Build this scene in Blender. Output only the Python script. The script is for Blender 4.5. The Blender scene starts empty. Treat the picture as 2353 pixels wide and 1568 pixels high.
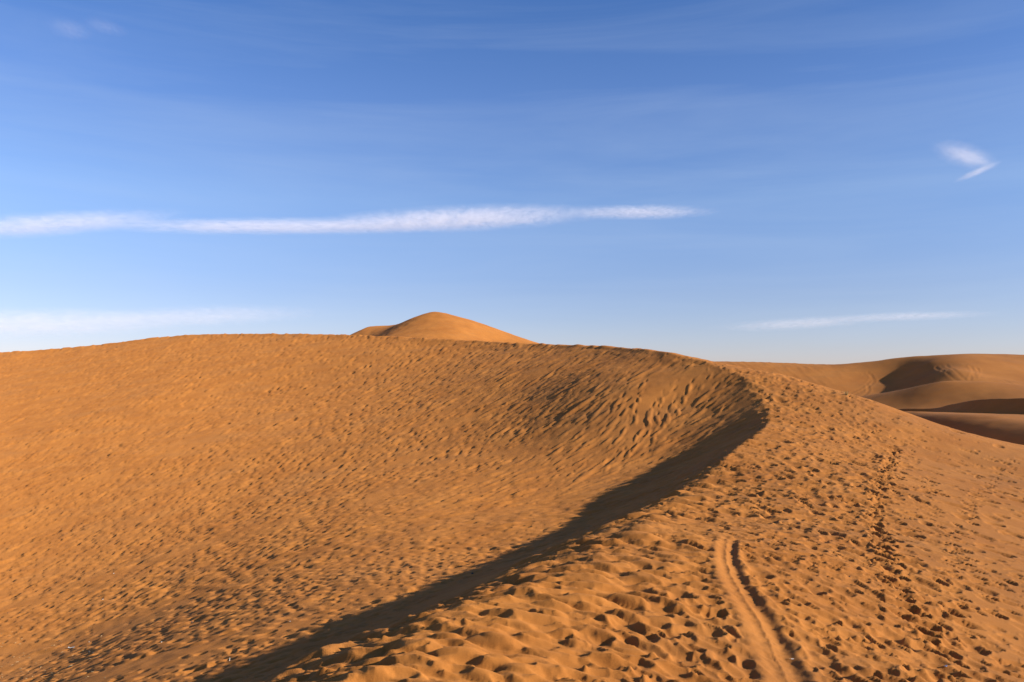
import bpy, math, random
import numpy as np

rng = np.random.default_rng(11)
random.seed(4)
scene = bpy.context.scene
col = scene.collection

# ------------------------------------------------------------------ camera
F, CX, CY, HOR = 1829.0, 1176.5, 784.0, 860.0      # reference frame 2353 x 1568
EYE = np.array([0.0, 0.0, 12.0])
PITCH = math.atan((HOR - CY) / F)
cam_data = bpy.data.cameras.new('camera')
cam_data.sensor_width = 36.0
cam_data.lens = 36.0 * F / 2353.0
cam_data.clip_start = 0.1
cam_data.clip_end = 60000.0
cam = bpy.data.objects.new('camera', cam_data)
cam.location = EYE
cam.rotation_euler = (math.radians(90) + PITCH, 0, 0)
col.objects.link(cam)
scene.camera = cam

# ------------------------------------------------------------------ sky, sun, exposure
SUN_AZ = math.radians(109)        # clockwise from the viewing direction (+Y)
SUN_EL = math.radians(21.2)
sun_dir = np.array([math.sin(SUN_AZ) * math.cos(SUN_EL), math.cos(SUN_AZ) * math.cos(SUN_EL), math.sin(SUN_EL)])

world = bpy.data.worlds.new('World')
scene.world = world
world.use_nodes = True
wn = world.node_tree
wn.nodes.clear()
w_out = wn.nodes.new('ShaderNodeOutputWorld')
w_bg = wn.nodes.new('ShaderNodeBackground')
w_sky = wn.nodes.new('ShaderNodeTexSky')
w_sky.sky_type = 'NISHITA'
w_sky.sun_disc = False
w_sky.sun_elevation = SUN_EL
w_sky.sun_rotation = SUN_AZ
w_sky.altitude = 700
w_sky.air_density = 1.0
w_sky.dust_density = 0.15
w_sky.ozone_density = 3.0
w_bg.inputs['Strength'].default_value = 0.088
wtc = wn.nodes.new('ShaderNodeTexCoord')
wsep = wn.nodes.new('ShaderNodeSeparateXYZ')
wn.links.new(wtc.outputs['Generated'], wsep.inputs[0])
wramp = wn.nodes.new('ShaderNodeValToRGB')          # white balance of the air, by elevation only
els = wramp.color_ramp.elements
els[0].position = 0.0; els[0].color = (0.60, 0.54, 0.72, 1)
els[1].position = 1.0; els[1].color = (0.50, 0.70, 1.0, 1)
for pos, c in [(0.10, (0.65, 0.60, 0.75, 1)), (0.21, (0.74, 0.74, 0.88, 1)), (0.33, (0.61, 0.69, 0.92, 1)), (0.45, (0.44, 0.62, 0.90, 1))]:
    e = els.new(pos); e.color = c
wn.links.new(wsep.outputs['Z'], wramp.inputs['Fac'])
wmul = wn.nodes.new('ShaderNodeMix'); wmul.data_type = 'RGBA'; wmul.blend_type = 'MULTIPLY'
wmul.inputs[0].default_value = 1.0
wn.links.new(w_sky.outputs[0], wmul.inputs[6]); wn.links.new(wramp.outputs[0], wmul.inputs[7])
# thin high cirrus haze drawn out in long bands over the whole sky
wmap = wn.nodes.new('ShaderNodeMapping')
wmap.inputs['Rotation'].default_value = (0.0, math.radians(-4), 0.0)
wmap.inputs['Scale'].default_value = (1.1, 1.1, 11.0)
wn.links.new(wtc.outputs['Generated'], wmap.inputs['Vector'])
wno = wn.nodes.new('ShaderNodeTexNoise')
wno.inputs['Scale'].default_value = 1.6; wno.inputs['Detail'].default_value = 7; wno.inputs['Roughness'].default_value = 0.6; wno.inputs['Distortion'].default_value = 0.5
wn.links.new(wmap.outputs[0], wno.inputs['Vector'])
wmr = wn.nodes.new('ShaderNodeMapRange')
wmr.inputs['From Min'].default_value = 0.42; wmr.inputs['From Max'].default_value = 0.75; wmr.inputs['To Max'].default_value = 0.14
wn.links.new(wno.outputs['Fac'], wmr.inputs['Value'])
wmix = wn.nodes.new('ShaderNodeMix'); wmix.data_type = 'RGBA'
wmix.inputs[7].default_value = (3.2, 3.8, 4.7, 1)
wn.links.new(wmr.outputs['Result'], wmix.inputs[0]); wn.links.new(wmul.outputs[2], wmix.inputs[6])
wn.links.new(wmix.outputs[2], w_bg.inputs['Color'])
wn.links.new(w_bg.outputs[0], w_out.inputs['Surface'])

sun = bpy.data.lights.new('sun', 'SUN')
sun.energy = 5.0
sun.angle = math.radians(0.9)
sun.color = (1.0, 0.92, 0.82)
sun_o = bpy.data.objects.new('sun', sun)
from mathutils import Vector
sun_o.rotation_euler = Vector(sun_dir).to_track_quat('Z', 'Y').to_euler()
sun_o.location = (60, -10, 60)
col.objects.link(sun_o)

scene.view_settings.view_transform = 'Standard'
scene.view_settings.look = 'None'
scene.view_settings.gamma = 1.0
scene.view_settings.use_curve_mapping = False
scene.view_settings.exposure = 1.11

# ------------------------------------------------------------------ helpers
def P(px, py, d):
    """world point (relative to the eye) seen at a reference pixel, d metres ahead"""
    u = (px - CX) / F
    v = (CY - py) / F
    c, s = math.cos(PITCH), math.sin(PITCH)
    y = c - v * s
    z = s + v * c
    return np.array([u / y * d, d, z / y * d])

class TPS:
    """thin plate surface through scattered heights"""
    def __init__(self, pts, lam=1e-4):
        p = np.array(pts, float)
        self.xy, z = p[:, :2], p[:, 2]
        n = len(p)
        A = np.zeros((n + 3, n + 3))
        A[:n, :n] = self.k(self.xy[:, None, 0] - self.xy[None, :, 0], self.xy[:, None, 1] - self.xy[None, :, 1]) + np.diag(np.broadcast_to(np.asarray(lam, float), (n,)))
        A[:n, n] = 1; A[:n, n + 1:] = self.xy
        A[n, :n] = 1; A[n + 1:, :n] = self.xy.T
        b = np.zeros(n + 3); b[:n] = z
        self.w = np.linalg.solve(A, b)
    @staticmethod
    def k(dx, dy):
        r2 = dx * dx + dy * dy
        return 0.5 * r2 * np.log(r2 + 1e-9)
    def __call__(self, x, y):
        x = np.asarray(x); y = np.asarray(y)
        n = len(self.xy)
        out = self.w[n] + self.w[n + 1] * x + self.w[n + 2] * y
        for i in range(n):
            out = out + self.w[i] * self.k(x - self.xy[i, 0], y - self.xy[i, 1])
        return out

def _hash(ix, iy, seed):
    h = (ix.astype(np.int64) * 374761393 + iy.astype(np.int64) * 668265263 + seed * 974711) & 0xffffffff
    h = ((h ^ (h >> 13)) * 1274126177) & 0xffffffff
    return (h ^ (h >> 16)) & 0xffff

def perlin(x, y, seed=0):
    x = np.asarray(x); y = np.asarray(y)
    ix = np.floor(x); iy = np.floor(y)
    fx = x - ix; fy = y - iy
    ux = fx * fx * fx * (fx * (fx * 6 - 15) + 10); uy = fy * fy * fy * (fy * (fy * 6 - 15) + 10)
    def g(ox, oy):
        a = _hash(ix + ox, iy + oy, seed) * (2 * math.pi / 65536.0)
        return np.cos(a) * (fx - ox) + np.sin(a) * (fy - oy)
    a = g(0, 0); b = g(1, 0); c = g(0, 1); d = g(1, 1)
    return ((a + (b - a) * ux) + ((c + (d - c) * ux) - (a + (b - a) * ux)) * uy) * 1.5

def fbm(x, y, seed=0, octs=3):
    o = 0; amp = 1.0
    for i in range(octs):
        o = o + amp * perlin(x * 2 ** i, y * 2 ** i, seed + i)
        amp *= 0.5
    return o

def sstep(a, b, x):
    t = np.clip((x - a) / (b - a), 0, 1)
    return t * t * (3 - 2 * t)

def grid_mesh(name, X, Y, Z, mat):
    r, c = X.shape
    v = np.empty((r * c, 3), np.float32)
    v[:, 0] = X.ravel(); v[:, 1] = Y.ravel(); v[:, 2] = Z.ravel() + EYE[2]
    idx = np.arange(r * c, dtype=np.int32).reshape(r, c)
    q = np.stack([idx[:-1, :-1], idx[:-1, 1:], idx[1:, 1:], idx[1:, :-1]], -1).reshape(-1, 4)
    me = bpy.data.meshes.new(name)
    me.vertices.add(len(v)); me.vertices.foreach_set('co', v.ravel())
    me.loops.add(q.size); me.loops.foreach_set('vertex_index', q.ravel())
    me.polygons.add(len(q)); me.polygons.foreach_set('loop_start', np.arange(0, q.size, 4, dtype=np.int32))
    me.polygons.foreach_set('use_smooth', np.ones(len(q), bool))
    me.update(calc_edges=True)
    me.materials.append(mat)
    o = bpy.data.objects.new(name, me)
    col.objects.link(o)
    return o

def structure(o, label):
    o['kind'] = 'structure'
    o['label'] = label
    return o

# ------------------------------------------------------------------ materials
def sand_material(name, scale=1.0, fine=True):
    m = bpy.data.materials.new(name)
    m.use_nodes = True
    nt = m.node_tree
    N, L = nt.nodes, nt.links
    b = N['Principled BSDF']
    b.inputs['Roughness'].default_value = 0.95
    b.inputs['Specular IOR Level'].default_value = 0.12
    if 'Diffuse Roughness' in b.inputs:
        b.inputs['Diffuse Roughness'].default_value = 0.5
    tc = N.new('ShaderNodeTexCoord')
    def noise(s, detail=4, rough=0.6):
        n = N.new('ShaderNodeTexNoise')
        n.inputs['Scale'].default_value = s
        n.inputs['Detail'].default_value = detail
        n.inputs['Roughness'].default_value = rough
        L.new(tc.outputs['Object'], n.inputs['Vector'])
        return n
    n1 = noise(0.35 * scale, 5)
    n2 = noise(60.0 * scale, 4, 0.75)
    ramp = N.new('ShaderNodeValToRGB')
    ramp.color_ramp.elements[0].position = 0.3
    ramp.color_ramp.elements[0].color = (0.295, 0.106, 0.020, 1)
    ramp.color_ramp.elements[1].position = 0.72
    ramp.color_ramp.elements[1].color = (0.38, 0.146, 0.029, 1)
    L.new(n1.outputs['Fac'], ramp.inputs['Fac'])
    mr = N.new('ShaderNodeMapRange')
    mr.inputs['From Min'].default_value = 0.3; mr.inputs['From Max'].default_value = 0.7
    mr.inputs['To Min'].default_value = 0.86; mr.inputs['To Max'].default_value = 1.1
    L.new(n2.outputs['Fac'], mr.inputs['Value'])
    mx = N.new('ShaderNodeMix'); mx.data_type = 'RGBA'; mx.blend_type = 'MULTIPLY'
    mx.inputs[0].default_value = 1.0
    L.new(ramp.outputs['Color'], mx.inputs[6]); L.new(mr.outputs['Result'], mx.inputs[7])
    # bands of coarser, duller grains
    mp = N.new('ShaderNodeMapping'); mp.inputs['Scale'].default_value = (0.10, 0.28, 0.5); mp.inputs['Rotation'].default_value = (0, 0, 0.5)
    L.new(tc.outputs['Object'], mp.inputs['Vector'])
    n5 = N.new('ShaderNodeTexNoise'); n5.inputs['Scale'].default_value = 1.0; n5.inputs['Detail'].default_value = 6; n5.inputs['Roughness'].default_value = 0.65
    L.new(mp.outputs[0], n5.inputs['Vector'])
    mr5 = N.new('ShaderNodeMapRange'); mr5.inputs['From Min'].default_value = 0.48; mr5.inputs['From Max'].default_value = 0.72; mr5.inputs['To Max'].default_value = 0.5
    L.new(n5.outputs['Fac'], mr5.inputs['Value'])
    mx5 = N.new('ShaderNodeMix'); mx5.data_type = 'RGBA'; mx5.inputs[7].default_value = (0.27, 0.117, 0.034, 1)
    L.new(mr5.outputs['Result'], mx5.inputs[0]); L.new(mx.outputs[2], mx5.inputs[6])
    L.new(mx5.outputs[2], b.inputs['Base Color'])
    if fine:
        n3 = noise(45.0, 6, 0.7)
        bp = N.new('ShaderNodeBump')
        bp.inputs['Strength'].default_value = 0.45
        bp.inputs['Distance'].default_value = 0.016
        L.new(n3.outputs['Fac'], bp.inputs['Height'])
        L.new(bp.outputs['Normal'], b.inputs['Normal'])
    return m

SAND = sand_material('sand')
SAND_FAR = sand_material('sand_distant', 0.3, False)

# ------------------------------------------------------------------ main dune: large form
BR_PX = [(647,1561,9.2),(775,1495,10.2),(884,1441,11.2),(1011,1379,12.7),(1120,1335,14.2),(1247,1281,16.7),(1371,1215,20),
         (1465,1172,25),(1540,1137,29.5),(1612,1098,34),(1690,1029,40),(1736,998,44),(1767,963,49),(1752,920,55),(1727,882,59),
         (1699,861,62),(1658,842,64.5),(1612,829,67),(1565,817,70),(1503,805,74.5),(1400,797,83),(1250,791,96),(1100,784,109),
         (1000,778,116),(800,770,130),(600,767,142),(400,772,152),(200,795,158),(0,810,162),(-300,822,167),(-900,840,172)]
brink = [np.array([-7.5,-5,-1.9]), np.array([-5.6,0,-2.5]), np.array([-3.9,6,-3.2])] + [P(*p) for p in BR_PX]
brink = np.array(brink)
# resample (Catmull-Rom)
def resample(pts, n=8):
    pts = np.asarray(pts, float); out = []
    for i in range(len(pts) - 1):
        p0, p1, p2, p3 = pts[max(i-1,0)], pts[i], pts[i+1], pts[min(i+2,len(pts)-1)]
        for k in range(n):
            t = k / n
            out.append(0.5*((2*p1)+(-p0+p2)*t+(2*p0-5*p1+4*p2-p3)*t*t+(-p0+3*p1-3*p2+p3)*t**3))
    out.append(pts[-1])
    return np.array(out)
BR = resample(brink, 10)
tang = np.gradient(BR[:, :2], axis=0)
tang /= np.linalg.norm(tang, axis=1)[:, None]
NORM = np.stack([-tang[:, 1], tang[:, 0]], 1)          # points to the left of the ridge (slip side)

nb = len(brink)
W_pts, L_pts, L_lam = [], [], []
dsum = np.concatenate([[0], np.cumsum(np.linalg.norm(np.diff(BR[:, :2], axis=0), axis=1))])
# thin the ridge points so they are a couple of metres apart
keep = [0]
for i in range(1, len(BR)):
    if dsum[i] - dsum[keep[-1]] > (2.0 if BR[i, 1] < 70 else 6.0):
        keep.append(i)
for n_, i in enumerate(keep):
    p, nn = BR[i], NORM[i]
    W_pts.append(p); L_pts.append(p); L_lam.append(0.02)
    d = p[1]
    near = 1 - sstep(18, 30, d)
    left = sstep(68, 90, d)
    mid = 1 - near - left
    head = sstep(44, 54, d)*mid
    prof = {1.0: near*0.50 + mid*0.52 + left*0.34 - head*0.13,
            3.0: near*1.54 + mid*1.46 + left*1.0 - head*0.36,
            6.0: near*2.66 + mid*2.50 + left*1.98 - head*0.62}
    if n_ % 2 == 0:
        for s, dz in prof.items():
            L_pts.append([p[0]+nn[0]*s, p[1]+nn[1]*s, p[2]-dz]); L_lam.append({1.0: 0.1, 3.0: 0.6, 6.0: 6.0}[s])
        L_pts.append([p[0]-nn[0]*1.5, p[1]-nn[1]*1.5, p[2]+1.0]); L_lam.append(0.1)
    if left > 0.5 and n_ % 2 == 0:
        W_pts.append([p[0]-nn[0]*8, p[1]-nn[1]*8, p[2]-0.9])
        W_pts.append([p[0]-nn[0]*22, p[1]-nn[1]*22, p[2]-5.5])
for px, py, d in [(0,1568,31),(0,1400,44),(0,1250,59),(0,1100,80),(0,980,105),(0,890,132),(-600,1000,106),(-600,1250,62),(-600,1568,34),
                  (300,1450,32),(300,1320,44),(300,1180,60),(300,1050,79),(300,930,104),
                  (600,1430,24.5),(600,1330,35),(600,1220,47.5),(600,1110,63),(600,1000,80),(600,900,104),
                  (900,1300,28.5),(900,1200,41),(900,1100,55),(900,1000,70),(900,900,91),
                  (1200,1190,37),(1200,1110,48),(1200,1020,60),(1200,930,71),
                  (1450,1080,47),(1450,1010,53.5),(1450,920,60.5)]:
    L_pts.append(P(px, py, d)); L_lam.append(25.0)
for px, py, d in [(1200,1568,9.2),(1800,1568,10.3),(2353,1568,12.3),(1700,1400,13.2),(2353,1300,22),(1850,1300,17.3),(2000,1120,32.5),(1800,1130,30.5),
                  (2353,1110,40),(2200,1060,44),(2353,1034,56),(2200,990,55),(2100,955,56),(2000,919,57),(1900,890,60),(1800,861,63),(1900,980,48),(2580,1075,60),(2580,1300,25),(2580,1568,13.5)]:
    W_pts.append(P(px, py, d))
for px, py, d, dd, dz in [(2580,1075,60,10,-3.4),(2580,1075,60,24,-9),(2353,1034,56,10,-3.4),(2200,990,55,10,-3.4),(2100,955,56,10,-3.4),(2000,919,57,10,-3.2),(1900,890,60,10,-2.8),(1800,861,63,10,-2.2),(1700,838,66,12,-1.8),
                          (2353,1034,56,24,-9),(2100,955,56,24,-9),(1900,890,60,26,-9),(1750,838,66,28,-7.5)]:
    p = P(px, py, d)
    t = p[:2] / np.linalg.norm(p[:2])
    W_pts.append([p[0]+t[0]*dd, p[1]+t[1]*dd, p[2]+dz])
W_pts += [[0,0,-1.7],[1.5,-4,-1.5],[8,0,-2.6],[3,5,-2.85],[9,4,-3.3],[-1,6,-2.95],[22,5,-6],[35,10,-10],[48,30,-8.0],[26,20,-6.6]]
L_pts += [[-14,0,-7.0],[-40,0,-12],[-110,60,-11],[-130,110,-6]]
L_lam += [25.0]*4
W = TPS(W_pts, 0.02)
Ls = TPS(L_pts, L_lam)

# fan of grid lines: about a screen pixel apart from the path, widening with distance
NCOL, NROW = 1220, 1030
U = np.linspace(-0.78, 0.78, NCOL)
D = np.exp(np.linspace(math.log(6.5), math.log(230.0), NROW))
X = (D[:, None] * U[None, :])
Y = np.repeat(D[:, None], NCOL, 1)

def coarse(fn, sr=5, sc=5):
    """evaluate a smooth field on every few grid lines, cubic in between"""
    ri = np.unique(np.concatenate([np.arange(0, NROW, sr), [NROW-1]])); ci = np.unique(np.concatenate([np.arange(0, NCOL, sc), [NCOL-1]]))
    A = fn(X[np.ix_(ri, ci)], Y[np.ix_(ri, ci)])
    def up(A, k, n):     # cubic along axis 0
        t = np.arange(n); j = np.clip(np.searchsorted(k, t, 'right') - 1, 0, len(k) - 2)
        f = ((t - k[j]) / (k[j+1] - k[j]))[:, None]
        a, b, c, d = A[np.clip(j-1,0,None)], A[j], A[j+1], A[np.clip(j+2,None,len(k)-1)]
        return 0.5*((2*b)+(c-a)*f+(2*a-5*b+4*c-d)*f*f+(-a+3*b-3*c+d)*f**3)
    return up(up(A, ri, NROW).T, ci, NCOL).T

ZW = coarse(W); ZL = coarse(Ls)

def sdist(x, y):
    """signed distance to the ridge line, positive on the slip side; also the arc length there"""
    x = np.asarray(x); y = np.asarray(y)
    best = np.full(x.shape, 1e9); sg = np.ones(x.shape); arc = np.zeros(x.shape)
    for i in range(len(BR)):
        dx = x - BR[i, 0]; dy = y - BR[i, 1]
        d2 = dx*dx + dy*dy
        m = d2 < best
        best = np.where(m, d2, best)
        sg = np.where(m, np.sign(dx*NORM[i,0] + dy*NORM[i,1]), sg)
        arc = np.where(m, dsum[i], arc)
    return np.sqrt(best) * sg, arc
ri = np.arange(0, NROW, 5); ci = np.arange(0, NCOL, 5)
S_c, A_c = sdist(X[np.ix_(ri, ci)], Y[np.ix_(ri, ci)])
ii = np.clip(np.arange(NROW)/5, 0, len(ri)-1.001); jj = np.clip(np.arange(NCOL)/5, 0, len(ci)-1.001)
def bil(Ac):
    i0 = ii.astype(int); j0 = jj.astype(int); fi = (ii-i0)[:, None]; fj = (jj-j0)[None, :]
    return (Ac[np.ix_(i0,j0)]*(1-fi)*(1-fj)+Ac[np.ix_(i0+1,j0)]*fi*(1-fj)+Ac[np.ix_(i0,j0+1)]*(1-fi)*fj+Ac[np.ix_(i0+1,j0+1)]*fi*fj)
S = bil(S_c)

LU0, LD0 = U[0], math.log(6.5)
dU = U[1]-U[0]; dL = (math.log(230.0)-LD0)/(NROW-1)
def at(A, x, y):
    j = np.clip(((x/y - LU0)/dU + 0.5).astype(int), 0, NCOL-1); i = np.clip(((np.log(y)-LD0)/dL + 0.5).astype(int), 0, NROW-1)
    return A[i, j]

ZL = ZL + 1.5*np.clip(-S-2.5, 0, None)      # the slip surface only counts on its own side
# soft minimum of the windward and slip surfaces gives the brink
k = 0.10 + 0.80*(1-sstep(18, 36, Y))
h = np.clip(0.5 + 0.5*(ZW - ZL)/k, 0, 1)
Zbase = ZW*(1-h) + ZL*h - k*h*(1-h)
gy, gx = np.gradient(Zbase)
dD = np.gradient(D)[:, None]
ZX = gx/(dU*D[:, None])
ZY = (gy - ZX*(U[None, :]*dD))/dD

def pix_plan(px, py):
    """ground point of the windward surface seen at a pixel"""
    best = None
    for d in np.exp(np.linspace(math.log(7), math.log(70), 500)):
        p = P(px, py, d)
        if float(W(p[0], p[1])) >= p[2]:
            return p[:2]
    return p[:2]

# ------------------------------------------------------------------ main dune: prints and slides
H = np.zeros((NROW, NCOL))
XW = X + 0.03*perlin(X/0.22, Y/0.22, 51) + 0.010*perlin(X/0.09, Y/0.09, 52) + 0.08*perlin(X/0.8, Y/0.8, 53)
YW = Y + 0.03*perlin(X/0.22, Y/0.22, 54) + 0.010*perlin(X/0.09, Y/0.09, 55) + 0.08*perlin(X/0.8, Y/0.8, 56)
H += 0.035*fbm(X/2.6, Y/2.6, 3, 3) + 0.010*perlin(X/0.5, Y/0.5, 9)
# trampled notches along the far crest
H += 0.16*np.clip(perlin(bil(A_c)/1.6, S/2.0, 35)+0.3*perlin(bil(A_c)/0.7, S/1.2, 36), -0.6, 0.8)*np.exp(-(S/1.6)**2)*sstep(62, 85, Y)
rip = sstep(0.5, 3, -S)

def window(x, y, R):
    j0 = int((x/y - R/y - LU0)/dU); j1 = int((x/y + R/y - LU0)/dU) + 2
    i0 = int((math.log(max(y-R, 1)) - LD0)/dL); i1 = int((math.log(y+R) - LD0)/dL) + 2
    j0 = max(j0,0); i0 = max(i0,0); j1 = min(j1,NCOL); i1 = min(i1,NROW)
    if j1-j0 < 2 or i1-i0 < 2: return None
    return slice(i0,i1), slice(j0,j1)

def pit(x, y, a, b, ang, depth, rim=0.25, tail=0.0, wall=1.0, crisp=1.0):
    """a trodden hollow: steep on one side, running out on the other, with a low pushed-up rim"""
    R = max(a, b)*(1.4+tail)
    w = window(x, y, R)
    if w is None: return
    dx = XW[w]-x; dy = YW[w]-y
    c, s = math.cos(ang), math.sin(ang)
    p = dx*c+dy*s; q = -dx*s+dy*c
    p = np.where(p > 0, p/(a*(1+tail)), p/(a*wall)); q = q/b
    r2 = p*p+q*q
    h = H[w]
    k_ = np.maximum(0, 1-r2)**crisp
    H[w] = h*(1-0.6*k_) - depth*k_ + rim*depth*np.exp(-((np.sqrt(r2)-1.12)/0.2)**2)

def slide(x, y, a, b, ang, depth, mound):
    """a step on the slip face: a short scarp and hollow above, a lobe of pushed sand below"""
    R = a*2.9
    w = window(x, y, R)
    if w is None: return
    dx = X[w]-x; dy = Y[w]-y
    c, s = math.cos(ang), math.sin(ang)
    p = dx*c+dy*s; q = -dx*s+dy*c
    q = q + 0.25*b*np.sin(p/a*2.1 + x*7)
    pp = np.where(p > 0, p/a, p/(0.5*a))
    k1 = np.maximum(0, 1-pp*pp-(q/b)**2)
    k2 = np.maximum(0, 1-((p-1.5*a)/(1.2*a))**2-(q/(1.35*b))**2)
    H[w] = H[w]*(1-0.5*np.maximum(k1, k2)) - depth*k1 + mound*k2**0.8

class Spread:
    """keeps marks roughly evenly spaced"""
    def __init__(self, cell): self.g = {}; self.c = cell
    def ok(self, x, y, r):
        ci, cj = int(math.floor(x/self.c)), int(math.floor(y/self.c)); n = int(math.ceil(r/self.c))
        for i in range(ci-n, ci+n+1):
            for j in range(cj-n, cj+n+1):
                for (px, py) in self.g.get((i, j), ()):
                    if (px-x)**2+(py-y)**2 < r*r: return False
        self.g.setdefault((ci, cj), []).append((x, y)); return True

# windward side
N = 60000
d = 7.5*np.exp(rng.uniform(0, 1, N)*math.log(78/7.5)); u = rng.uniform(-0.45, 0.74, N)
x = u*d; s_all = -at(S, x, d)
sp0, sp1 = Spread(0.5), Spread(0.3)
cnt = 0
for n_, (x_, y_, s_) in enumerate(zip(x, d, s_all)):
    if s_ < (-1.0 if y_ < 30 else -0.3): continue
    far = float(sstep(13, 34, y_))
    busy = 1-float(sstep(4.6, 10.0, s_))
    lone = 0.025+0.07*(1-float(sstep(9, 15, s_)))+0.20*(1-float(sstep(12, 19, y_)))
    if rng.uniform() > max(busy, lone): continue
    old = n_ % 3 == 0
    space = (0.34 if old else 0.225)*(1+0.75*far)*(1.0 if busy > 0.3 else 1.35)
    if not (sp0 if old else sp1).ok(x_, y_, space*rng.uniform(0.75, 1.25)): continue
    sc = rng.lognormal(0, 0.25)*(1+0.7*far)
    cnt += 1
    if s_ < (2.8 if y_ < 24 else 1.6) and y_ < 45:
        k_ = int(np.argmin((BR[:,0]-x_)**2+(BR[:,1]-y_)**2))
        ang = math.atan2(NORM[k_,1], NORM[k_,0]) + rng.normal(0, 0.25)
        pit(x_, y_, 0.20*sc*(1.3 if old else 1), 0.105*sc*(1.3 if old else 1), ang, 0.050*sc*rng.uniform(0.4, 1.3), 0.10, 1.9, 0.75)
    elif old:
        ang = math.atan2(0.7, -0.7) + rng.normal(0, 0.45)
        pit(x_, y_, 0.19*sc, 0.15*sc, ang, 0.062*sc*rng.uniform(0.4, 1.25), 0.10, rng.uniform(0.3, 1.3), rng.uniform(0.6, 0.9), 1.15)
    else:
        ang = math.atan2(0.7, -0.7) + rng.normal(0, 0.5)
        pit(x_, y_, 0.145*sc, 0.095*sc, ang, 0.046*sc*rng.uniform(0.35, 1.35), 0.15, rng.uniform(0.3, 1.3), rng.uniform(0.6, 0.9), rng.uniform(0.8, 1.2))
# long trampled lobes pushed over the brink close by
spl = Spread(0.5)
for _ in range(9000):
    y_ = 7.5*math.exp(rng.uniform()*math.log(46/7.5)); x_ = rng.uniform(-0.5, 0.32)*y_
    s_ = -float(at(S, np.array([x_]), np.array([y_]))[0])
    lim = 3.6 if y_ < 20 else 2.2
    if s_ < -1.5 or s_ > lim or rng.uniform() < 0.5*max(0, s_/lim): continue
    if not spl.ok(x_, y_, rng.uniform(0.30, 0.48)*(1+0.3*float(sstep(15, 35, y_)))): continue
    k_ = int(np.argmin((BR[:,0]-x_)**2+(BR[:,1]-y_)**2))
    ang = math.atan2(NORM[k_,1], NORM[k_,0]) + rng.normal(0.05, 0.2)
    sc = rng.lognormal(0, 0.3)
    slide(x_, y_, 0.34*sc, 0.115*sc, ang, 0.050*sc, 0.058*sc*rng.uniform(0.4, 1.2))
print('windward prints', cnt)

# deep beaten trail parallel to the ridge
def path_px(pp, step):
    pts = resample(np.array([pix_plan(*p) for p in pp]), 12)
    seg = np.concatenate([[0], np.cumsum(np.linalg.norm(np.diff(pts, axis=0), axis=1))])
    t = np.arange(0, seg[-1], step)
    return np.stack([np.interp(t, seg, pts[:,0]), np.interp(t, seg, pts[:,1])], 1)
for i, p in enumerate(path_px([(2056,1036),(2030,1100),(2012,1160),(2015,1205),(2032,1250),(2045,1295),(2062,1345),(2092,1395),(2140,1460),(2200,1568)], 0.36)):
    sc = rng.uniform(0.8, 1.2); o = 0.11 if i % 2 else -0.11
    deep = 1.0 if p[1] > 13.5 else 0.75
    pit(p[0]+o+rng.normal(0,0.07), p[1]+rng.normal(0,0.08), 0.23*sc, 0.16*sc, rng.uniform(1.8,3.0), 0.128*sc*deep, 0.22, rng.uniform(0.2,0.8), 0.8)
    if i % 2: pit(p[0]+rng.normal(0,0.3), p[1]+rng.normal(0,0.2), 0.12*sc, 0.09*sc, rng.uniform(1.8,3.0), 0.045*sc, 0.2, rng.uniform(0.2,0.8), 0.8)
# single lines of steps on the smooth flank
for line in [[(2130,1100),(2150,1180),(2230,1290),(2300,1400)],[(2330,1060),(2270,1120),(2220,1210),(2190,1330)],[(1960,960),(2060,1010),(2200,1050)],[(2353,1330),(2250,1380),(2150,1480)]]:
    for i, p in enumerate(path_px(line, 0.74)):
        o = 0.16 if i % 2 else -0.16
        pit(p[0]+o+rng.normal(0,0.06), p[1]+rng.normal(0,0.06), 0.19, 0.12, rng.uniform(1.7,2.6), 0.07, 0.2, 0.6)

# slip side: steps and slides running down the fall line
N = 95000
d = 8*np.exp(rng.uniform(0, 1, N)**0.75*math.log(165/8)); u = rng.uniform(-0.74, 0.45, N)
x = u*d; s = at(S, x, d)
arc = at(bil(A_c), x, d)
patch = perlin(arc/7.0 + 0.12*s, s/26.0, 21) + 0.5*perlin(arc/2.6+0.1*s, s/9.0, 22)
dens = np.clip(0.72 + 1.1*patch, 0.04, 1)
dens = np.where(s < 0.15, 0, dens)
nearstrip = (1-sstep(24, 38, d))*(1-sstep(4.2, 5.6, s))
dens *= 1-0.985*nearstrip
floor_ = sstep(6, 12, s)*(1-sstep(20, 30, d))
dens *= 1-0.5*floor_
dens *= 1-0.6*sstep(-0.28, -0.42, x/d)*sstep(42, 32, d)
dens *= 1-0.5*sstep(0.35, 0.7, perlin(x/9+2, d/14, 77)+0.25*(1-sstep(25, 40, d)))
gxs = at(ZX, x, d); gys = at(ZY, x, d)
sp = Spread(0.6)
cnt = 0
dice = rng.uniform(0, 1, N)
for i in range(N):
    if dice[i] > dens[i]: continue
    x_, y_, s_ = float(x[i]), float(d[i]), float(s[i])
    far = min(1.0, max(0.0, (y_-22)/90))
    hd = float(sstep(34, 46, y_)*(1-sstep(85, 110, y_))*(1-sstep(8, 22, s_)))
    space = (0.34 + 0.62*far)*(1+0.25*hd)
    if not sp.ok(x_, y_, space*(0.75 + 0.5*((i*7919) % 101)/101)): continue
    cnt += 1
    ang = math.atan2(-gys[i], -gxs[i]) + rng.normal(0, 0.16)
    sc = rng.lognormal(0, 0.25)*(1+1.25*far)
    el = 1.4 + hd*rng.uniform(0.2, 2.2)
    slide(x_, y_, 0.17*sc*el, 0.105*sc*(1-0.25*hd), ang, 0.040*sc*(1-0.3*hd)*rng.uniform(0.5, 1.3), (0.034+0.008*hd)*sc*rng.uniform(0.4, 1.3))
print('slides', cnt)

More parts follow.
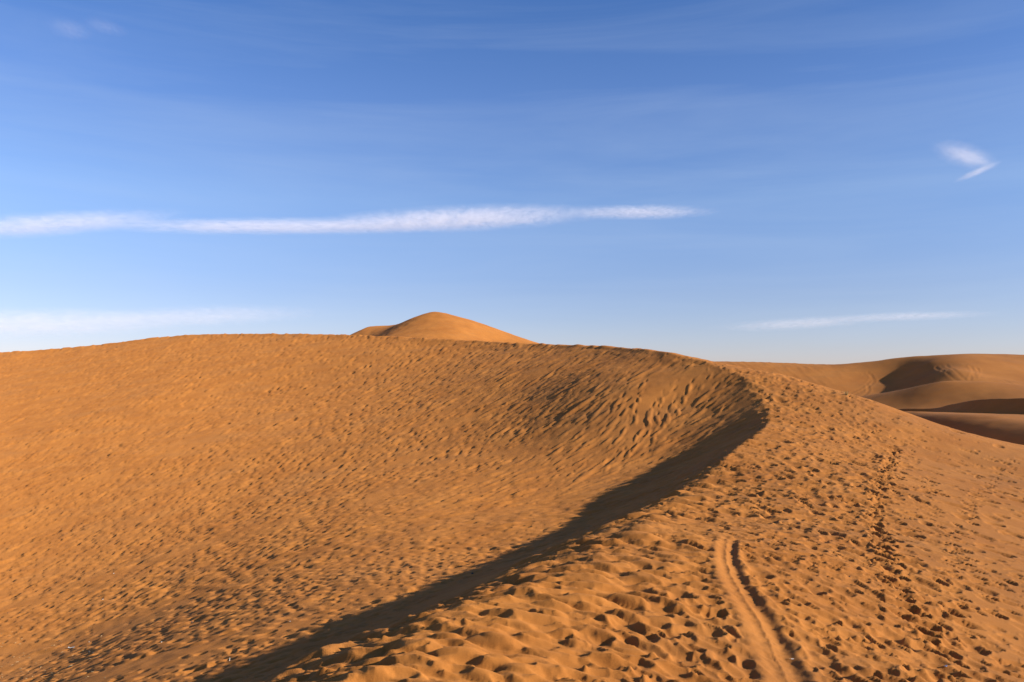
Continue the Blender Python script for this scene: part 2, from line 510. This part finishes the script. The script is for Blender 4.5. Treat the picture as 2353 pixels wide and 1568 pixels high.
# long drag marks on the smooth shaded face close by
H += (0.02*perlin(bil(A_c)*2.2 + 0.5*S, S/3.0, 31))*((S > 0)*sstep(0.3, 1.0, S))*(1-sstep(5, 8, S))*(1-sstep(24, 40, Y))

# wheel track
tr = path_px([(1672,1225),(1664,1262),(1668,1300),(1704,1370),(1750,1450),(1795,1545),(1812,1600)], 0.05)
best = np.full(X.shape, 1e9); sgn = np.ones(X.shape); along = np.zeros(X.shape)
tw = np.zeros(X.shape, bool)
for p in tr[::8]:
    w = window(p[0], p[1], 1.4)
    if w: tw[w] = True
I = np.where(tw)
xx, yy = X[I], Y[I]
b2 = np.full(xx.shape, 1e9); sg = np.zeros(xx.shape); al = np.zeros(xx.shape)
for i in range(len(tr)-1):
    t = tr[i+1]-tr[i]; t = t/np.linalg.norm(t)
    dx = xx-tr[i,0]; dy = yy-tr[i,1]; d2 = dx*dx+dy*dy
    m = d2 < b2
    b2 = np.where(m, d2, b2); sg = np.where(m, dx*t[1]-dy*t[0], sg); al = np.where(m, i*0.05, al)
q = np.sqrt(b2)*np.sign(-sg)           # travelling towards the viewer: flip so right of picture is positive
Ltot = len(tr)*0.05
fade = sstep(0.0, 2.2, al)
q = q + 0.025*perlin(al/0.35, al*0+3.3, 41) + 0.01*perlin(al/0.08, q*6, 42)
wid = 0.62 + 0.22*sstep(0, Ltot, al)
q = q/wid
wob = 1 + 0.5*perlin(al/0.55, al*0+8.1, 44)
prof = (-0.030*np.exp(-((q+0.06)/0.13)**2) + 0.010*wob*np.exp(-((q-0.06)/0.03)**2) - 0.066*np.exp(-((q-0.24)/0.17)**2)
        + 0.020*wob*np.exp(-((q+0.33)/0.14)**2) + 0.024*wob*np.exp(-((q-0.50)/0.12)**2))
prof = prof + 0.010*np.exp(-(q/0.3)**4)*perlin(al/0.09, q*4, 43) + 0.008*perlin(xx/0.12, yy/0.12, 45)*np.exp(-(q/0.6)**4)
inside = np.exp(-((q-0.05)/0.48)**8)*fade
H[I] = H[I]*(1-inside*0.88) + prof*fade

Zfin = Zbase + H
o = grid_mesh('sand_dune', X, Y, Zfin, SAND)
structure(o, 'large orange sand dune covered in footprints, with its curved crest running across the picture')
print('done main')

# ------------------------------------------------------------------ dunes behind
def lattice(u0, u1, d0, d1, nu, nd):
    u = np.linspace(u0, u1, nu); d_ = np.exp(np.linspace(math.log(d0), math.log(d1), nd))
    return d_[:, None]*u[None, :], np.repeat(d_[:, None], nu, 1)

def dune(name, label, pts, extra, box, bumps=0.05, lam=0.5):
    t = TPS([P(*p) for p in pts] + [np.array(e, float) for e in extra], lam)
    x, y = lattice(*box)
    z = t(x, y) + bumps*fbm(x/6, y/6, 60, 3)
    return x, y, z, t

# far pointed dune
pk = [(1000,719,400),(1040,724,400),(1100,740,400),(1160,762,400),(1240,790,400),(1320,818,400),(960,726,404),(920,742,412),(880,750,422),(845,752,428),(805,771,428),(740,800,428),
      (1000,800,330),(900,800,335),(1100,808,335),(1200,820,345),(940,765,365),(1000,755,366),(1060,760,368),(1140,790,368),(865,778,382),(820,795,390)]
ex = []
for px, py, d_ in pk[:12]:
    p = P(px, py, d_); ex.append([p[0]*1.15, p[1]+70, p[2]-22])
x, y, z, _ = dune('', '', pk, ex, (-0.30, 0.14, 300, 500, 240, 160), 0.12, 0.02)
pa = P(1000, 719, 400)
z = z + 2.2*np.exp(-np.hypot(x-pa[0], y-pa[1])/16.0) - 1.5*np.exp(-(np.hypot(x-pa[0], y-pa[1])/30.0)**2)
structure(grid_mesh('distant_dune', x, y, z, SAND_FAR), 'far pointed orange dune peeking over the crest against the sky')

# broad dune at the right with the shaded hollow
pk = [(1500,836,172),(1700,833,168),(1820,836,165),(1920,838,162),(1990,832,158),(2050,825,155),(2095,821,152),(2140,820,154),(2200,822,158),(2353,832,165),(2520,842,170),
      (1700,880,145),(1820,880,146),(1920,880,145),(1990,868,148),(2062,843,150),(2062,870,144.5),(2062,900,135),(2128,852,140),(2150,878,129.5),(2135,834,143),(2200,850,132),(2260,860,131),(2353,868,130),(2500,875,132),
      (1700,925,118),(1900,930,118),(2010,925,122),(2090,920,124),(2200,905,112),(2353,910,110),(2500,915,110)]
pk = [(a, b, c*1.22) for a, b, c in pk]
ex = []
for px, py, d_ in pk[:11]:
    p = P(px, py, d_); ex.append([p[0]*1.12, p[1]+22, p[2]-7])
x, y, z, tA = dune('', '', pk, ex, (0.14, 0.76, 106, 240, 420, 190), 0.06)
z = z - 0.2*np.clip(142-y, 0, None)**1.15        # the foot runs down under the nearer dunes
def groove(x, y, z, pts, wid, dep):
    q = resample(np.array([p for p in pts]), 14)
    b = np.full(x.shape, 1e9)
    for a in q: b = np.minimum(b, (x-a[0])**2+(y-a[1])**2)
    r = np.sqrt(b)/wid
    return z - dep*np.exp(-r*r) + 0.7*dep*np.exp(-((r-1.8)/0.6)**2)
def onA(px, py):
    for d_ in np.linspace(132, 235, 400):
        p = P(px, py, d_)
        if float(tA(p[0], p[1])) >= p[2]: return p[:2]
    return p[:2]
for line in [[(1950,905),(1985,888),(2003,870),(1995,858)],[(1962,908),(1995,890),(2008,874),(2000,862),(1985,862)],[(1975,915),(1995,900),(1993,885)],
             [(2175,840),(2200,858),(2222,876)],[(2150,845),(2180,862),(2205,880)],[(2230,842),(2238,855),(2228,875)],[(2215,838),(2245,848),(2240,868)],[(2265,868),(2300,872),(2340,890)]]:
    z = groove(x, y, z, [onA(*p) for p in line], 0.3, 0.05)
z += 0.10*np.clip(perlin(x/0.9, y/6.0, 71), 0, 1)*sstep(0.55, 0.2, np.abs(x/y-0.33)/0.2)
structure(grid_mesh('distant_dune', x, y, z, SAND_FAR), 'broad dune along the right horizon with a shaded hollow and curving wheel marks')

# low mound in front of it
pk = [(1960,935,158),(2010,921,152),(2060,908,147),(2100,897,142),(2160,878,134),(2200,876,133),(2260,882,136),(2353,893,135),(2520,905,134),
      (2040,938,130),(2120,935,125),(2200,927,123),(2280,922,120),(2353,918,118),(2520,925,116),(2040,958,118),(2200,955,110),(2353,950,106)]
ex = []
for px, py, d_ in pk[:9]:
    p = P(px, py, d_); ex.append([p[0]*1.1, p[1]+13, p[2]-4.2])
x, y, z, _ = dune('', '', pk, ex, (0.38, 0.76, 104, 165, 260, 130), 0.05, 0.1)
z = z - 0.25*np.clip(116-y, 0, None)**1.2
structure(grid_mesh('distant_dune', x, y, z, SAND_FAR), 'low tan dune mound in front of the right horizon dune')

def swept(name, label, pp, left, right, soft0, soft1, slip=0.62, wind=0.12):
    sp = resample(np.array([P(*p) for p in pp]), 24)
    t = np.gradient(sp[:, :2], axis=0); t /= np.linalg.norm(t, axis=1)[:, None]
    n = np.stack([-t[:, 1], t[:, 0]], 1)
    f = np.linspace(0, 1, len(sp))[:, None]
    s_ = np.concatenate([-np.linspace(right, 0.3, 50), np.linspace(0, left, 110)])[None, :]
    soft = soft0*(1-f)+soft1*f
    dz = np.where(s_ < 0, wind*s_, 0)
    sl = np.clip(s_, 0, None)
    dz = dz - slip*np.where(sl < soft, sl*sl/(2*soft), sl - soft/2)*(sl > 0)
    x = sp[:, :1]+n[:, :1]*s_; y = sp[:, 1:2]+n[:, 1:2]*s_
    z = sp[:, 2:]+dz + 0.05*fbm(x/4, y/4, 80, 3)
    structure(grid_mesh(name, x, y, z, SAND_FAR), label)

swept('distant_dune', 'dark shaded slip face between two low dunes at the right edge', [(2560,908,88),(2450,911,94),(2353,915,100),(2290,916,104),(2240,920,108),(2190,930,113),(2150,938,118),(2090,939,122),(2040,941,127)], 9, 22, 0.5, 0.5, 0.66, 0.05)
swept('distant_dune', 'rounded dune with sunlit top and dark left side at the right edge', [(2640,984,66),(2480,975,73),(2353,966,80),(2280,956,85),(2200,951,90),(2130,948,96),(2070,946,103),(2000,948,112)], 20, 52, 7.5, 1.5, 0.62, 0.022)

# desert floor out to the horizon
gx_, gy_ = lattice(-3.0, 3.0, 20, 12000, 120, 140)
gz = -14 + 3.0*fbm(gx_/160, gy_/160, 90, 3)
gz = np.where(gy_ < 130, np.minimum(gz, -13.5), gz)
structure(grid_mesh('ground', gx_, gy_, gz, SAND_FAR), 'sandy desert floor stretching to the horizon')

# ------------------------------------------------------------------ clouds
scene.cycles.volume_step_rate = 0.12
scene.cycles.volume_max_steps = 400
scene.cycles.volume_bounces = 2
scene.cycles.use_denoising = True

def cloud_material(name, density, seed, streak=(4.2, 1.0, 1.1), lo=0.31, hi=0.72):
    m = bpy.data.materials.new(name); m.use_nodes = True
    nt = m.node_tree; N, L = nt.nodes, nt.links
    N.clear()
    out = N.new('ShaderNodeOutputMaterial')
    pv = N.new('ShaderNodeVolumePrincipled')
    pv.inputs['Color'].default_value = (0.98, 0.98, 1.0, 1)
    pv.inputs['Anisotropy'].default_value = 0.0
    tc = N.new('ShaderNodeTexCoord')
    # warp, then fall off from the axis of the wisp to its skin
    n0 = N.new('ShaderNodeTexNoise'); n0.inputs['Scale'].default_value = 2.2; n0.inputs['Detail'].default_value = 3
    mp0 = N.new('ShaderNodeMapping'); mp0.inputs['Location'].default_value = (seed, seed*1.7, 0); mp0.inputs['Scale'].default_value = (3.0, 1.0, 1.0)
    L.new(tc.outputs['Object'], mp0.inputs[0]); L.new(mp0.outputs[0], n0.inputs['Vector'])
    sub = N.new('ShaderNodeVectorMath'); sub.operation = 'SUBTRACT'; sub.inputs[1].default_value = (0.5, 0.5, 0.5)
    L.new(n0.outputs['Color'], sub.inputs[0])
    sc_ = N.new('ShaderNodeVectorMath'); sc_.operation = 'MULTIPLY'; sc_.inputs[1].default_value = (0.1, 0.5, 1.1)
    L.new(sub.outputs[0], sc_.inputs[0])
    add = N.new('ShaderNodeVectorMath'); add.operation = 'ADD'
    L.new(tc.outputs['Object'], add.inputs[0]); L.new(sc_.outputs[0], add.inputs[1])
    ln = N.new('ShaderNodeVectorMath'); ln.operation = 'LENGTH'; L.new(add.outputs[0], ln.inputs[0])
    ln0 = N.new('ShaderNodeVectorMath'); ln0.operation = 'LENGTH'; L.new(tc.outputs['Object'], ln0.inputs[0])
    mx = N.new('ShaderNodeMath'); mx.operation = 'MAXIMUM'; L.new(ln.outputs['Value'], mx.inputs[0]); L.new(ln0.outputs['Value'], mx.inputs[1])
    fo = N.new('ShaderNodeMapRange'); fo.interpolation_type = 'SMOOTHSTEP'
    fo.inputs['From Min'].default_value = 0.98; fo.inputs['From Max'].default_value = 0.1
    L.new(mx.outputs[0], fo.inputs['Value'])
    n1 = N.new('ShaderNodeTexNoise'); n1.inputs['Scale'].default_value = 3.2; n1.inputs['Detail'].default_value = 8; n1.inputs['Roughness'].default_value = 0.6; n1.inputs['Distortion'].default_value = 1.0
    mp1 = N.new('ShaderNodeMapping'); mp1.inputs['Location'].default_value = (seed*2.3, 0, seed); mp1.inputs['Scale'].default_value = streak
    L.new(tc.outputs['Object'], mp1.inputs[0]); L.new(mp1.outputs[0], n1.inputs['Vector'])
    mr = N.new('ShaderNodeMapRange'); mr.inputs['From Min'].default_value = lo; mr.inputs['From Max'].default_value = hi
    L.new(n1.outputs['Fac'], mr.inputs['Value'])
    m1 = N.new('ShaderNodeMath'); m1.operation = 'MULTIPLY'; L.new(fo.outputs[0], m1.inputs[0]); L.new(mr.outputs[0], m1.inputs[1])
    m2 = N.new('ShaderNodeMath'); m2.operation = 'MULTIPLY'; m2.inputs[1].default_value = density
    L.new(m1.outputs[0], m2.inputs[0]); L.new(m2.outputs[0], pv.inputs['Density'])
    L.new(pv.outputs[0], out.inputs['Volume'])
    return m

import bmesh
def wisp(name, x0, y0, x1, y1, thick, density, seed, d_=4000.0, parent=None, **kw):
    """one spindle of cirrus from pixel to pixel, thick in reference pixels"""
    a = P(x0, y0, d_); b = P(x1, y1, d_)
    c = (a+b)/2; v = b-a; ln = np.linalg.norm(v)
    bm = bmesh.new(); bmesh.ops.create_uvsphere(bm, u_segments=28, v_segments=14, radius=1.0)
    me = bpy.data.meshes.new(name); bm.to_mesh(me); bm.free()
    me.materials.append(cloud_material('cloud_'+name, density, seed, **kw))
    o = bpy.data.objects.new(name, me); col.objects.link(o)
    th = thick*d_/F
    o.scale = (ln/2, max(th*2.2, 60), th/2)
    o.rotation_euler = (0, -math.atan2(v[2], v[0]), 0)
    base = Vector(c) + Vector((0, 0, EYE[2]))
    if parent is None: o.location = base
    else:
        o.parent = parent; o.location = base - parent.location
    return o
def cloud(label, px, py, d_=4000.0):
    e = bpy.data.objects.new('cloud', None); col.objects.link(e)
    e.location = Vector(P(px, py, d_)) + Vector((0, 0, EYE[2]))
    e['label'] = label; e['category'] = 'cloud'; e['group'] = 'streaks of thin white cirrus'
    return e
c = cloud('long bright cloud streak stretching from the left edge above the far pointed dune', 800, 515)
wisp('wisp', -260, 545, 480, 488, 52, 0.0058, 1.3, parent=c)
wisp('wisp', 130, 521, 1130, 520, 40, 0.0085, 4.1, parent=c)
wisp('wisp', 640, 522, 1460, 486, 58, 0.0066, 7.7, parent=c, streak=(5.5, 1.0, 0.8))
wisp('wisp', 1250, 489, 1680, 487, 34, 0.0075, 9.2, parent=c)
c = cloud('small hooked wisp of cloud alone in the blue at the upper right', 2230, 372)
wisp('wisp', 2132, 320, 2300, 394, 34, 0.0068, 2.6, parent=c, streak=(1.2, 1.0, 2.6))
wisp('wisp', 2165, 334, 2292, 388, 18, 0.0085, 7.6, parent=c, streak=(1.2, 1.0, 2.6))
wisp('wisp', 2304, 370, 2188, 420, 22, 0.0068, 5.8, parent=c, streak=(1.2, 1.0, 2.6))
c = cloud('thin low cloud streak above the dunes at the right horizon', 1980, 735)
wisp('wisp', 1600, 757, 2080, 730, 36, 0.0028, 3.9, parent=c)
wisp('wisp', 1850, 734, 2330, 720, 28, 0.0032, 6.6, parent=c)
c = cloud('broad pale cloud band low over the crest at the left edge', 250, 740)
wisp('wisp', -420, 752, 560, 735, 84, 0.0021, 8.4, parent=c)
wisp('wisp', 120, 738, 800, 716, 60, 0.0018, 2.2, parent=c)
c = cloud('faint torn cloud scrap at the upper left corner', 200, 66)
wisp('wisp', 105, 74, 215, 62, 34, 0.0018, 6.1, parent=c)
wisp('wisp', 180, 54, 300, 68, 28, 0.0018, 3.1, parent=c)

# ------------------------------------------------------------------ small things lying on the sand
def flat_mat(name, c, rough=0.7, metal=0.0):
    m = bpy.data.materials.new(name); m.use_nodes = True
    nt = m.node_tree; b = nt.nodes['Principled BSDF']
    n = nt.nodes.new('ShaderNodeTexNoise'); n.inputs['Scale'].default_value = 30; n.inputs['Detail'].default_value = 4
    r = nt.nodes.new('ShaderNodeValToRGB')
    r.color_ramp.elements[0].color = tuple(v*0.75 for v in c)+(1,); r.color_ramp.elements[1].color = tuple(min(1, v*1.2) for v in c)+(1,)
    nt.links.new(n.outputs['Fac'], r.inputs['Fac']); nt.links.new(r.outputs['Color'], b.inputs['Base Color'])
    b.inputs['Roughness'].default_value = rough; b.inputs['Metallic'].default_value = metal
    return m
M_STONE = flat_mat('dark_stone', (0.03, 0.024, 0.02)); M_GREY = flat_mat('grey_film', (0.25, 0.25, 0.24)); M_WHITE = flat_mat('white_paper', (0.55, 0.52, 0.46))
M_TAN = flat_mat('filter_tan', (0.32, 0.17, 0.06)); M_FOIL = flat_mat('foil', (0.7, 0.7, 0.7), 0.25, 0.9); M_STRAW = flat_mat('straw', (0.30, 0.2, 0.09)); M_GRASS = flat_mat('dry_grass', (0.20, 0.17, 0.06))

def hit(px, py):
    """point of the finished dune seen at a pixel"""
    for i in range(NROW):
        p = P(px, py, D[i]); u = p[0]/p[1]
        j = int(np.clip((u-LU0)/dU+0.5, 0, NCOL-1))
        if Zfin[i, j] >= p[2]:
            return Vector((p[0], D[i], Zfin[i, j]+EYE[2]))
    return None
def mesh_obj(name, bm, mat, parent=None):
    me = bpy.data.meshes.new(name); bm.to_mesh(me); bm.free(); me.materials.append(mat)
    o = bpy.data.objects.new(name, me); col.objects.link(o)
    if parent: o.parent = parent
    return o
def lumpy(r, flat, seed):
    g = random.Random(seed)
    bm = bmesh.new(); bmesh.ops.create_icosphere(bm, subdivisions=2, radius=r)
    ax = [Vector((g.uniform(-1,1), g.uniform(-1,1), g.uniform(-1,1))).normalized() for _ in range(7)]
    for v in bm.verts:
        n = v.co.normalized(); k_ = 1.0
        for a in ax: k_ = min(k_, 0.72/max(0.3, n.dot(a)))
        v.co = n*r*k_; v.co.x *= g.uniform(1.15, 1.25); v.co.z *= flat
    return bm
def flake(w, l, seed, t=0.004):
    """a crumpled scrap with thickness"""
    g = random.Random(seed)
    bm = bmesh.new(); n = 4
    grid = {}
    for i in range(n+1):
        for j in range(n+1):
            a, b_ = i/n-0.5, j/n-0.5
            k_ = 1-0.45*abs(a+b_*0.4)
            z_ = g.uniform(0, 0.22)*w + 0.25*w*(abs(a)*2)**2
            for q_, dz_ in ((0, 0), (1, t)):
                grid[i, j, q_] = bm.verts.new((a*l, b_*w*k_, z_+dz_))
    for i in range(n):
        for j in range(n):
            bm.faces.new([grid[i,j,1], grid[i+1,j,1], grid[i+1,j+1,1], grid[i,j+1,1]])
            bm.faces.new([grid[i,j+1,0], grid[i+1,j+1,0], grid[i+1,j,0], grid[i,j,0]])
    for i in range(n):
        for a, b_ in (((i,0),(i+1,0)), ((i+1,n),(i,n)), ((0,i+1),(0,i)), ((n,i),(n,i+1))):
            bm.faces.new([grid[a+(0,)], grid[b_+(0,)], grid[b_+(1,)], grid[a+(1,)]])
    return bm
def put(o, px, py, label, cat, group=None, lift=0.0, rz=0.0):
    p = hit(px, py); o.location = p + Vector((0, 0, lift)); o.rotation_euler[2] = rz
    o['label'] = label; o['category'] = cat
    if group: o['group'] = group

put(mesh_obj('plastic_scrap', flake(0.13, 0.24, 1), M_GREY), 164, 1493, 'crumpled grey scrap of plastic on the bare sand at the lower left', 'litter', None, 0.0, 0.3)
for k_, (px, py, r, lab) in enumerate([(205,1500,0.045,'largest black pebble just right of the grey plastic scrap'),(213,1503,0.03,'smaller black pebble touching the largest one by the grey scrap'),
        (136,1474,0.03,'dark pebble up and left of the grey plastic scrap'),(158,1534,0.033,'dark pebble straight below the grey plastic scrap'),(441,1431,0.032,'lone dark pebble on bare sand between slide marks at the lower left'),
        (18,1411,0.032,'dark pebble close to the left edge of the picture'),(1086,1319,0.04,'dark pebble lying in the long shadow under the ridge'),(800,1355,0.03,'dark pebble just above the shadow edge'),
        (1952,1327,0.018,'tiny dark pebble between the wheel track and the beaten trail')]):
    put(mesh_obj('pebble', lumpy(r, 0.75, k_), M_STONE), px, py, lab, 'pebble', 'dark pebbles on the sand', r*0.4, k_*1.1)
for k_, (px, py, w_, lab) in enumerate([(262,1319,0.09,'white paper bit on the left slope, highest of the white bits'),(236,1379,0.07,'pale paper bit below the highest white bit on the left slope'),
        (371,1478,0.05,'white paper bit well right of the grey plastic scrap'),(205,1478,0.045,'white paper bit right above the black pebbles'),(667,1429,0.04,'white paper bit near the shadow edge')]):
    put(mesh_obj('paper_bit', flake(w_*0.7, w_, 20+k_), M_WHITE), px, py, lab, 'litter', 'white paper bits on the slope', 0.005, k_*0.8)
def rod(r, l, x0=0.0, seg=12):
    bm = bmesh.new()
    from mathutils import Matrix
    bmesh.ops.create_cone(bm, cap_ends=True, segments=seg, radius1=r, radius2=r*0.94, depth=l, matrix=Matrix.Translation((x0+l/2, 0, 0)) @ Matrix.Rotation(math.pi/2, 4, 'Y'))
    return bm
e = bpy.data.objects.new('cigarette_butt', None); col.objects.link(e)
mesh_obj('filter', rod(0.0065, 0.03), M_TAN, e); mesh_obj('paper', rod(0.006, 0.035, 0.03), M_WHITE, e)
put(e, 1813, 1519, 'cigarette butt lying in the wheel track groove at the bottom', 'litter', None, 0.008, -0.1)
st = mesh_obj('stick', rod(0.007, 0.10, 0, 8), M_WHITE)
put(st, 527, 1520, 'white stick standing upright in the sand above the shadow edge', 'stick', None, -0.02); st.rotation_euler = (0, -1.45, 0.3)
put(mesh_obj('foil_scrap', flake(0.035, 0.06, 40, 0.002), M_FOIL), 2173, 1534, 'shiny scrap of foil on the sand at the lower right', 'litter', None, 0.004, 0.5)
# tuft on the right flank
g = random.Random(3); bm = bmesh.new()
for k_ in range(46):
    a = g.uniform(0, 6.283); ln = g.uniform(0.18, 0.42); lean = g.uniform(0.1, 0.75); w_ = 0.012
    prev = None
    for q_ in range(4):
        f = q_/3; rr = lean*ln*f**1.5; hh = ln*f*(1-0.3*lean*f)
        c_ = Vector((math.cos(a)*(0.05+rr), math.sin(a)*(0.05+rr), hh-0.02)); sd = Vector((-math.sin(a), math.cos(a), 0))*w_*(1-0.85*f)
        cur = (bm.verts.new(c_-sd), bm.verts.new(c_+sd))
        if prev: bm.faces.new([prev[0], prev[1], cur[1], cur[0]])
        prev = cur
tuft = mesh_obj('grass_tuft', bm, M_GRASS)
put(tuft, 1945, 909, 'small dry grass tuft on the skyline of the right flank', 'plant')
# straw flecks gathered on the bare sand
bm = bmesh.new()
for k_ in range(70):
    p = hit(g.uniform(-20, 330)*g.uniform(0.3, 1), g.uniform(1440, 1566))
    if p is None: continue
    a = g.uniform(0, 6.283); l_ = g.uniform(0.02, 0.07); w_ = g.uniform(0.006, 0.014)
    t_ = Vector((math.cos(a), math.sin(a), g.uniform(-0.1, 0.3))); n_ = Vector((-math.sin(a), math.cos(a), 0.2))
    vs = [bm.verts.new(p+Vector((0,0,0.012))+t_*l_*i_+n_*w_*j_+Vector((0,0,z_))) for i_, j_, z_ in ((-1,-1,0),(1,-1,0),(1,1,0),(-1,1,0),(0,0,0.012))]
    bm.faces.new(vs[3::-1])
    for i_ in range(4): bm.faces.new([vs[i_], vs[(i_+1)%4], vs[4]])
o = mesh_obj('straw_litter', bm, M_STRAW)
o['kind'] = 'stuff'; o['label'] = 'fine pale straw flecks strewn over bare sand at the lower left'; o['category'] = 'litter'
